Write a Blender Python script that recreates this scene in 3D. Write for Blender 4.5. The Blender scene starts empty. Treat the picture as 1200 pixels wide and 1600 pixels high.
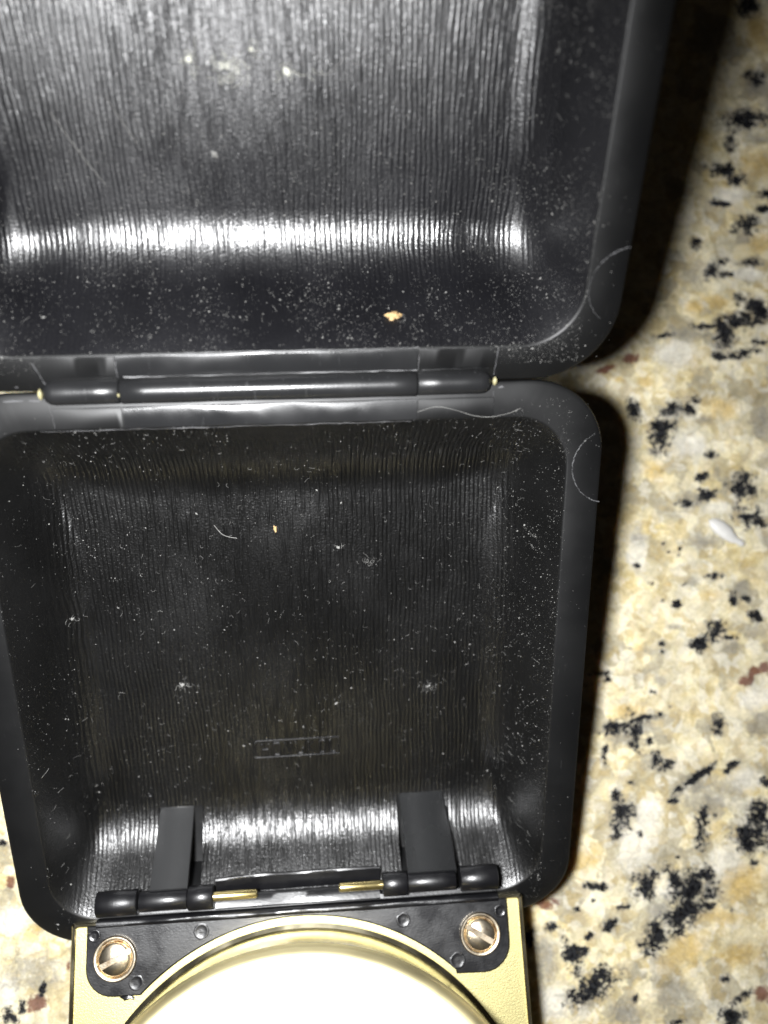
import bpy, bmesh, math, random
import numpy as np
from mathutils import Matrix, Vector, noise

# ---------------------------------------------------------------- camera, light, exposure
S = 0.01                                   # everything below is written in centimetres
scene = bpy.context.scene
COL = scene.collection

def frame(r):                              # three axes and an origin (cm) -> matrix (m)
    m = Matrix(((r[0][0], r[1][0], r[2][0], r[3][0] * S),
                (r[0][1], r[1][1], r[2][1], r[3][1] * S),
                (r[0][2], r[1][2], r[2][2], r[3][2] * S), (0, 0, 0, 1)))
    return m

cam_d = bpy.data.cameras.new('camera')
cam = bpy.data.objects.new('camera', cam_d)
COL.objects.link(cam)
cam.matrix_world = frame([[0.99699, 0.0, 0.07755], [-0.0058, 0.9972, 0.07456], [-0.07733, -0.07479, 0.9942], [0.0, 0.0, 12.4772]])
cam_d.sensor_fit = 'VERTICAL'
cam_d.sensor_height = 36.0
cam_d.sensor_width = 27.0
cam_d.lens = 30.375
cam_d.clip_start = 0.005
cam_d.clip_end = 10.0
cam_d.dof.use_dof = True
cam_d.dof.focus_distance = 0.101
cam_d.dof.aperture_fstop = 15.0
scene.camera = cam

world = bpy.data.worlds.new('World')
scene.world = world
world.use_nodes = True
world.node_tree.nodes['Background'].inputs[0].default_value = (1.0, 0.82, 0.62, 1)
world.node_tree.nodes['Background'].inputs[1].default_value = 0.009

fl_d = bpy.data.lights.new('camera_flash', 'AREA')
fl_d.shape = 'DISK'
fl_d.size = 0.0105
fl_d.energy = 0.25
fl_d.color = (0.985, 0.99, 1.0)
flash = bpy.data.objects.new('camera_flash', fl_d)
COL.objects.link(flash)
fl_d.spread = math.radians(120)
flash.matrix_world = cam.matrix_world @ Matrix.Rotation(math.radians(-16), 4, 'X')
flash.location = (-1.4955 * S, 0.0, 12.361 * S)

scene.view_settings.view_transform = 'Standard'
scene.view_settings.look = 'None'
scene.view_settings.exposure = 0.0
scene.view_settings.gamma = 1.0
scene.render.engine = 'CYCLES'
scene.render.resolution_x = 768
scene.render.resolution_y = 1024

R = random.Random(7)

# ---------------------------------------------------------------- materials
class NT:
    def __init__(self, name):
        self.m = bpy.data.materials.new(name)
        self.m.use_nodes = True
        self.t = self.m.node_tree
        self.b = self.t.nodes['Principled BSDF']
        self.tc = None
    def n(self, typ, **kw):
        nd = self.t.nodes.new(typ)
        for k, v in kw.items():
            setattr(nd, k, v)
        return nd
    def lk(self, a, b):
        self.t.links.new(a, b)
    def put(self, sock, v):
        if isinstance(v, bpy.types.NodeSocket):
            self.lk(v, sock)
        elif v is not None:
            sock.default_value = v
    def math(self, op, a, b=None, c=None, clamp=False):
        nd = self.n('ShaderNodeMath', operation=op, use_clamp=clamp)
        for i, v in enumerate((a, b, c)):
            if v is not None:
                self.put(nd.inputs[i], v)
        return nd.outputs[0]
    def co(self):                          # object coordinates in centimetres
        if self.tc is None:
            t = self.n('ShaderNodeTexCoord')
            v = self.n('ShaderNodeVectorMath', operation='SCALE')
            self.lk(t.outputs['Object'], v.inputs[0])
            v.inputs[3].default_value = 100.0
            self.tc = v.outputs[0]
        return self.tc
    def stretch(self, sx, sy, sz):
        v = self.n('ShaderNodeVectorMath', operation='MULTIPLY')
        self.lk(self.co(), v.inputs[0])
        v.inputs[1].default_value = (sx, sy, sz)
        return v.outputs[0]
    def noise(self, scale, detail=2.0, rough=0.5, vec=None, dist=0.0):
        nd = self.n('ShaderNodeTexNoise')
        self.lk(vec if vec is not None else self.co(), nd.inputs['Vector'])
        nd.inputs['Scale'].default_value = scale
        nd.inputs['Detail'].default_value = detail
        nd.inputs['Roughness'].default_value = rough
        nd.inputs['Distortion'].default_value = dist
        return nd.outputs['Fac']
    def ramp(self, fac, stops, interp='LINEAR'):
        nd = self.n('ShaderNodeValToRGB')
        nd.color_ramp.interpolation = interp
        el = nd.color_ramp.elements
        while len(el) > 1:
            el.remove(el[-1])
        el[0].position, el[0].color = stops[0][0], (*stops[0][1], 1)
        for p, c in stops[1:]:
            e = el.new(p)
            e.color = (*c, 1)
        self.lk(fac, nd.inputs[0])
        return nd.outputs[0]
    def sstep(self, v, lo, hi, a=0.0, b=1.0):
        nd = self.n('ShaderNodeMapRange', interpolation_type='SMOOTHSTEP')
        self.put(nd.inputs[0], v)
        nd.inputs[1].default_value, nd.inputs[2].default_value = lo, hi
        nd.inputs[3].default_value, nd.inputs[4].default_value = a, b
        return nd.outputs[0]
    def mix(self, fac, a, b, mode='MIX'):
        nd = self.n('ShaderNodeMix', data_type='RGBA', blend_type=mode)
        self.put(nd.inputs[0], fac)
        for i, v in ((6, a), (7, b)):
            if isinstance(v, tuple):
                v = (*v, 1)
            self.put(nd.inputs[i], v)
        return nd.outputs[2]
    def bump(self, h, dist, strength=1.0, normal=None):
        nd = self.n('ShaderNodeBump')
        nd.inputs['Strength'].default_value = strength
        nd.inputs['Distance'].default_value = dist
        self.lk(h, nd.inputs['Height'])
        if normal is not None:
            self.lk(normal, nd.inputs['Normal'])
        return nd.outputs[0]
    def set(self, **kw):
        names = dict(color='Base Color', rough='Roughness', metal='Metallic', normal='Normal', spec='Specular IOR Level',
                     coat='Coat Weight', coat_rough='Coat Roughness', coat_n='Coat Normal', sss='Subsurface Weight', sss_r='Subsurface Radius', sss_s='Subsurface Scale')
        for k, v in kw.items():
            if isinstance(v, tuple) and k == 'color':
                v = (*v, 1)
            self.put(self.b.inputs[names[k]], v)
        return self.m

def plastic(name, base, r0, r1, bump=4e-6, scuff=0.3):
    n = NT(name)
    big = n.noise(1.1, 3, 0.6)
    fine = n.noise(70, 2, 0.6)
    scr = n.noise(3.0, 4, 0.7, vec=n.stretch(9, 1.2, 4))
    sc = n.sstep(scr, 0.62, 0.75)
    col = n.mix(n.math('MULTIPLY', sc, scuff), base, tuple(min(1, c * 2.6 + 0.012) for c in base))
    rough = n.math('ADD', n.sstep(big, 0.3, 0.7, r0, r1), n.math('MULTIPLY', sc, 0.12))
    return n.set(color=col, rough=rough, normal=n.bump(fine, bump), spec=0.42)

M = {}
M['rim'] = plastic('smooth_black_plastic', (0.0036, 0.0037, 0.0039), 0.40, 0.5, 3e-6)
M['worn'] = plastic('worn_grey_black_plastic', (0.011, 0.0112, 0.0118), 0.2, 0.4, 1.1e-5, 0.9)
M['gloss'] = plastic('glossy_black_plastic', (0.004, 0.004, 0.0048), 0.18, 0.32, 1.2e-5, 0.5)
M['strap_lit'] = plastic('satin_lit_grey_black_plastic', (0.024, 0.0244, 0.0248), 0.32, 0.4, 3e-6, 0.25)  # left strap's reflected light put into a paler base colour
M['scratch_glint'] = plastic('whitened_and_glint_plastic', (0.085, 0.085, 0.088), 0.4, 0.55, 4e-6)  # pale marks and seams, also glints painted along the rim edges
M['strap'] = plastic('satin_grey_black_plastic', (0.013, 0.0134, 0.0138), 0.24, 0.3, 3e-6, 0.2)

def knobbly(name, base, r0, r1):
    n = NT(name)
    a = n.noise(1.0, 3, 0.65, vec=n.stretch(22, 60, 60))
    b = n.noise(34, 3, 0.7)
    h = n.math('ADD', a, n.math('MULTIPLY', b, 0.8))
    return n.set(color=base, rough=n.sstep(n.noise(3, 3), 0.3, 0.7, r0, r1), normal=n.bump(h, 1.5e-5), spec=0.6)
M['bracket'] = knobbly('rough_glossy_black_plastic', (0.004, 0.004, 0.0048), 0.28, 0.44)

def grain(name, amp, rough, base):
    n = NT(name)
    sep = n.n('ShaderNodeSeparateXYZ')
    n.lk(n.co(), sep.inputs[0])
    x, y, z = sep.outputs
    d1 = n.math('MULTIPLY', n.math('SUBTRACT', n.noise(0.9, 2), 0.5), 0.10)
    d2 = n.math('MULTIPLY', n.math('SUBTRACT', n.noise(1.0, 2, 0.5, vec=n.stretch(6, 1.6, 1.6)), 0.5), 0.06)
    xx = n.math('ADD', n.math('ADD', x, d1), d2)
    ph = n.math('MULTIPLY', xx, 2 * math.pi / 0.054)
    ridge = n.math('MULTIPLY_ADD', n.math('SINE', ph), 0.5, 0.5)
    ridge = n.math('POWER', ridge, 0.7)
    mod = n.sstep(n.noise(1.0, 3, 0.6, vec=n.stretch(16, 2.6, 2.6)), 0.3, 0.72, 0.15, 1.3)
    strands = n.noise(1.0, 3, 0.65, vec=n.stretch(34, 3.2, 3.2))
    pebble = n.noise(40, 2, 0.6)
    # the ridges die out towards the side walls, where only the fine pebbled grain is left
    side = n.sstep(n.math('ABSOLUTE', x), 2.6, 3.05, 1.0, 0.15)
    low = n.sstep(z, -0.7, -0.15, 1.0, 0.5)
    mask = n.math('MULTIPLY', side, low)
    h = n.math('MULTIPLY', n.math('MULTIPLY', ridge, mod), mask)
    h = n.math('ADD', h, n.math('MULTIPLY', strands, n.math('MULTIPLY', mask, 0.55)))
    h = n.math('ADD', h, n.math('MULTIPLY', pebble, 0.8))
    patch = n.sstep(n.noise(0.7, 3, 0.6), 0.35, 0.65, -0.03, 0.04)
    r = n.math('ADD', n.math('ADD', patch, rough), n.math('MULTIPLY', n.noise(30, 2), 0.08))
    r = n.math('ADD', r, n.math('MULTIPLY_ADD', mask, -0.05, 0.05))
    r = n.math('ADD', r, n.sstep(n.math('ABSOLUTE', x), 2.4, 2.8, 0.0, 0.03))
    film = n.sstep(n.noise(1.3, 4, 0.6), 0.3, 0.8, 0.0, 0.6)
    col = n.mix(film, base, tuple(c * 1.6 + 0.001 for c in base))
    nb = n.bump(h, amp)
    return n.set(color=col, rough=n.math('ADD', r, 0.09), normal=nb, spec=0.5, coat=0.65, coat_rough=r, coat_n=nb)
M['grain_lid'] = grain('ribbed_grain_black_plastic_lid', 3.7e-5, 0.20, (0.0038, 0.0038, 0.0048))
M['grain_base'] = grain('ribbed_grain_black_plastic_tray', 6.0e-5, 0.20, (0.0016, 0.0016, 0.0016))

def metal(name, col, r0, r1, grit_scale, grit, dark=None):
    n = NT(name)
    g = n.noise(grit_scale, 3, 0.7)
    big = n.noise(2.0, 3, 0.6)
    c = col
    if dark:
        c = n.mix(n.sstep(n.noise(9, 4, 0.65), 0.48, 0.72), col, dark)
    return n.set(color=c, metal=1.0, rough=n.sstep(big, 0.3, 0.7, r0, r1), normal=n.bump(g, grit))
M['gold_sand'] = metal('sandblasted_gold', (0.50, 0.45, 0.225), 0.48, 0.58, 46, 4.2e-5)
M['gold_satin'] = metal('satin_gold_paint', (0.84, 0.745, 0.44), 0.48, 0.54, 90, 6e-6)
M['gold_bright'] = metal('polished_brass', (0.88, 0.80, 0.55), 0.14, 0.22, 30, 4e-6)
M['pin'] = metal('brass_pin', (0.85, 0.70, 0.32), 0.25, 0.32, 40, 6e-6)
M['screw'] = metal('tarnished_nickel_brass', (0.78, 0.68, 0.52), 0.27, 0.38, 26, 1.6e-5, (0.42, 0.30, 0.18))

def simple(name, c0, c1, rough, sc=30):
    n = NT(name)
    return n.set(color=n.mix(n.noise(sc, 3, 0.6), c0, c1), rough=rough)
M['dust'] = simple('pale_dust_and_sparkle', (0.07, 0.069, 0.066), (0.30, 0.296, 0.28), 0.9, 4)
M['lint'] = simple('white_lint', (0.6, 0.6, 0.52), (0.85, 0.85, 0.76), 0.9)
M['crumb'] = simple('tan_crumb', (0.24, 0.14, 0.05), (0.50, 0.36, 0.18), 0.7, 25)
M['grain_white'] = simple('white_crumb', (0.50, 0.49, 0.46), (0.66, 0.65, 0.62), 0.55, 12)
M['yellowed'] = simple('yellowed_glue', (0.18, 0.16, 0.08), (0.36, 0.33, 0.18), 0.6)

def granite():
    n = NT('polished_cream_granite')
    def attr(a):
        nd = n.n('ShaderNodeAttribute')
        nd.attribute_name = a
        return nd.outputs['Fac']
    K, G, Y, W_, RD = (attr(a) for a in ('black', 'grey', 'ochre', 'white', 'red'))
    # warped coordinates so that the crystals get irregular outlines
    wn = n.n('ShaderNodeTexNoise')
    n.lk(n.co(), wn.inputs['Vector'])
    wn.inputs['Scale'].default_value, wn.inputs['Detail'].default_value = 5.0, 4.0
    wv = n.n('ShaderNodeVectorMath', operation='MULTIPLY_ADD')
    n.lk(wn.outputs['Color'], wv.inputs[0])
    wv.inputs[1].default_value = (0.32, 0.32, 0.32)
    n.lk(n.co(), wv.inputs[2])
    warp = wv.outputs[0]
    def cells(scale):
        vor = n.n('ShaderNodeTexVoronoi', feature='SMOOTH_F1')
        n.lk(warp, vor.inputs['Vector'])
        vor.inputs['Scale'].default_value = scale
        vor.inputs['Smoothness'].default_value = 0.12
        sc = n.n('ShaderNodeSeparateColor')
        n.lk(vor.outputs['Color'], sc.inputs[0])
        return sc.outputs
    base = n.ramp(n.noise(1.5, 5, 0.66, vec=warp), [(0.26, (0.46, 0.35, 0.15)), (0.38, (0.62, 0.51, 0.26)), (0.48, (0.73, 0.65, 0.42)), (0.6, (0.71, 0.66, 0.50)), (0.75, (0.43, 0.40, 0.32))])
    c1, c2 = cells(2.6), cells(7.5)
    base = n.mix(n.sstep(c1[0], 0.35, 0.8, 0.0, 0.7), base, (0.70, 0.63, 0.44))
    base = n.mix(n.sstep(c1[1], 0.52, 0.85, 0.0, 0.8), base, (0.36, 0.325, 0.235))
    base = n.mix(n.sstep(c2[0], 0.5, 0.9, 0.0, 0.55), base, (0.74, 0.70, 0.59))
    base = n.mix(n.sstep(c2[1], 0.5, 0.9, 0.0, 0.5), base, (0.45, 0.34, 0.14))
    rag = n.noise(5.5, 6, 0.66, vec=warp)
    rag2 = n.noise(17, 5, 0.75)
    rc = n.math('SUBTRACT', rag, 0.5)
    rc2 = n.math('SUBTRACT', rag2, 0.5)
    def grow(a, k1, k2, lo, hi, mx=1.0):
        v = n.math('ADD', n.math('MULTIPLY_ADD', rc, k1, a), n.math('MULTIPLY', rc2, k2))
        v = n.math('MULTIPLY', v, n.sstep(a, 0.02, 0.2))
        return n.sstep(v, lo, hi, 0.0, mx)
    c = n.mix(grow(W_, 1.2, 0.5, 0.35, 0.85, 0.8), base, (0.74, 0.71, 0.62))
    c = n.mix(grow(Y, 1.4, 0.5, 0.3, 1.0, 0.72), c, (0.56, 0.40, 0.14))
    c = n.mix(grow(G, 1.6, 1.1, 0.25, 0.95, 0.72), c, (0.27, 0.255, 0.215))
    mott = n.noise(10, 5, 0.72)
    c = n.mix(n.sstep(mott, 0.5, 0.72, 0.0, 0.4), c, (0.38, 0.31, 0.16))
    c = n.mix(n.sstep(n.noise(14, 5, 0.75), 0.53, 0.72, 0.0, 0.42), c, (0.76, 0.73, 0.64))
    c = n.mix(grow(RD, 1.6, 1.0, 0.4, 0.75, 0.85), c, (0.13, 0.035, 0.025))
    hair = n.noise(28, 3, 0.6)
    pep = n.math('MULTIPLY', n.sstep(hair, 0.69, 0.73), n.sstep(n.noise(1.6, 2), 0.48, 0.62))
    c = n.mix(n.math('MULTIPLY', pep, 0.5), c, (0.07, 0.06, 0.05))
    c = n.mix(grow(K, 2.6, 2.2, 0.05, 0.75, 0.8), c, (0.14, 0.138, 0.138))
    blk = grow(K, 3.0, 3.0, 0.42, 0.72)
    c = n.mix(blk, c, n.mix(n.sstep(rag2, 0.42, 0.62), (0.005, 0.005, 0.006), (0.028, 0.029, 0.031)))
    # crystal seams and cloudy depth, then the overall tone of the stone
    ve = n.n('ShaderNodeTexVoronoi', feature='DISTANCE_TO_EDGE')
    n.lk(warp, ve.inputs['Vector'])
    ve.inputs['Scale'].default_value = 3.2
    tone = n.math('MULTIPLY', n.sstep(ve.outputs['Distance'], 0.0, 0.10, 0.84, 1.0), n.sstep(n.noise(2.3, 6, 0.7), 0.3, 0.7, 0.72, 1.1))
    tone = n.math('MULTIPLY', tone, n.sstep(n.noise(26, 4, 0.75), 0.3, 0.7, 0.84, 1.1))
    cc = n.n('ShaderNodeCombineColor')
    for i in range(3):
        n.lk(tone, cc.inputs[i])
    c = n.mix(1.0, c, cc.outputs[0], 'MULTIPLY')
    return n.set(color=c, rough=n.sstep(n.noise(24, 3), 0.4, 0.7, 0.12, 0.22), spec=0.45,
                 sss=n.math('MULTIPLY', n.math('SUBTRACT', 1.0, blk), 0.5), sss_r=(1.0, 0.72, 0.38), sss_s=0.0022,
                 normal=n.bump(n.noise(30, 4, 0.7), 3e-6))
M['granite'] = granite()

# ---------------------------------------------------------------- mesh helpers (centimetres in, metres out)
class MB:
    def __init__(self):
        self.v, self.f, self.mi = [], [], []
    def add(self, verts, faces, mi=0):
        o = len(self.v)
        self.v += [tuple(p) for p in verts]
        self.f += [tuple(i + o for i in f) for f in faces]
        self.mi += [mi] * len(faces)
    def loft(self, rings, mi=0, cap0=True, cap1=True, closed=True):
        n = len(rings[0])
        vs = [p for r in rings for p in r]
        fs = []
        for k in range(len(rings) - 1):
            for i in range(n if closed else n - 1):
                j = (i + 1) % n
                fs.append((k * n + i, k * n + j, (k + 1) * n + j, (k + 1) * n + i))
        if cap0:
            fs.append(tuple(range(n))[::-1])
        if cap1:
            fs.append(tuple((len(rings) - 1) * n + i for i in range(n)))
        self.add(vs, fs, mi)
    def prism(self, outline, z0, z1, bev=0.0, mi=0):
        if bev <= 0:
            self.loft([[(x, y, z0) for x, y in outline], [(x, y, z1) for x, y in outline]], mi)
        else:
            ins = inset(outline, bev)
            self.loft([[(x, y, z0) for x, y in outline], [(x, y, z1 - bev) for x, y in outline], [(x, y, z1) for x, y in ins]], mi)
    def lathe(self, prof, c=(0, 0), n=96, mi=0, cap0=True, cap1=True):
        self.loft([[(c[0] + r * math.cos(2 * math.pi * i / n), c[1] + r * math.sin(2 * math.pi * i / n), z) for i in range(n)] for r, z in prof], mi, cap0, cap1)
    def bar(self, x0, x1, sec, mi=0, segs=1, wob=None):  # a section (y, z) swept along x
        rings = []
        for k in range(segs + 1):
            x = x0 + (x1 - x0) * k / segs
            rings.append([(x, y + (wob(x, i)[0] if wob else 0), z + (wob(x, i)[1] if wob else 0)) for i, (y, z) in enumerate(sec)])
        self.loft(rings, mi)
    def tube(self, pts, rad, n=5, mi=0, flat=1.0):
        pts = [Vector(p) for p in pts]
        rings = []
        up = Vector((0.13, 0.21, 1)).normalized()
        for k, p in enumerate(pts):
            t = (pts[min(k + 1, len(pts) - 1)] - pts[max(k - 1, 0)])
            if t.length < 1e-9:
                t = Vector((1, 0, 0))
            t.normalize()
            a = t.cross(up)
            if a.length < 1e-4:
                a = t.cross(Vector((1, 0, 0)))
            a.normalize()
            b = a.cross(t)
            r = rad[k] if isinstance(rad, (list, tuple)) else rad
            rings.append([tuple(p + a * (r * math.cos(2 * math.pi * i / n)) + b * (r * flat * math.sin(2 * math.pi * i / n))) for i in range(n)])
        self.loft(rings, mi)
    def build(self, name, mats, parent=None, m=None, sharp=38, smooth=True):
        me = bpy.data.meshes.new(name)
        me.from_pydata([(x * S, y * S, z * S) for x, y, z in self.v], [], self.f)
        bm = bmesh.new()
        bm.from_mesh(me)
        for f, k in zip(bm.faces, self.mi):
            f.material_index = k
            f.smooth = smooth
        bmesh.ops.recalc_face_normals(bm, faces=bm.faces)
        bm.to_mesh(me)
        bm.free()
        for mt in (mats if isinstance(mats, (list, tuple)) else [mats]):
            me.materials.append(mt)
        if smooth and sharp < 180:
            me.set_sharp_from_angle(angle=math.radians(sharp))
        o = bpy.data.objects.new(name, me)
        COL.objects.link(o)
        if parent is not None:
            o.parent = parent
        if m is not None:
            o.matrix_basis = m
        return o

def inset(poly, d):
    n = len(poly)
    area = sum(poly[i][0] * poly[(i + 1) % n][1] - poly[(i + 1) % n][0] * poly[i][1] for i in range(n))
    sgn = 1 if area > 0 else -1
    out = []
    for i in range(n):
        p, q, r = Vector(poly[i - 1]), Vector(poly[i]), Vector(poly[(i + 1) % n])
        a, b = (q - p).normalized(), (r - q).normalized()
        na, nb = Vector((-a.y, a.x)) * sgn, Vector((-b.y, b.x)) * sgn
        s = na + nb
        if s.length < 1e-6:
            s = na
        s = s / max(0.35, s.length_squared / 2)
        out.append((q.x + s.x * d, q.y + s.y * d))
    return out

def rrect(a, b, r, n=14, c=(0, 0)):
    pts = []
    for k, (sx, sy) in enumerate(((1, 1), (-1, 1), (-1, -1), (1, -1))):
        for i in range(n + 1):
            t = math.pi / 2 * (k + i / n)
            pts.append((c[0] + sx * (a - r) + r * math.cos(t), c[1] + sy * (b - r) + r * math.sin(t)))
    return pts

def circ(r, n=20, c=(0, 0), a0=0.0, a1=2 * math.pi):
    return [(c[0] + r * math.cos(a0 + (a1 - a0) * i / n), c[1] + r * math.sin(a0 + (a1 - a0) * i / n)) for i in range(n)]

def box_pts(x0, x1, y0, y1):
    return [(x0, y0), (x1, y0), (x1, y1), (x0, y1)]

def tag(o, label=None, cat=None, group=None, kind=None):
    for k, v in (('label', label), ('category', cat), ('group', group), ('kind', kind)):
        if v:
            o[k] = v
    return o

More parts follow.
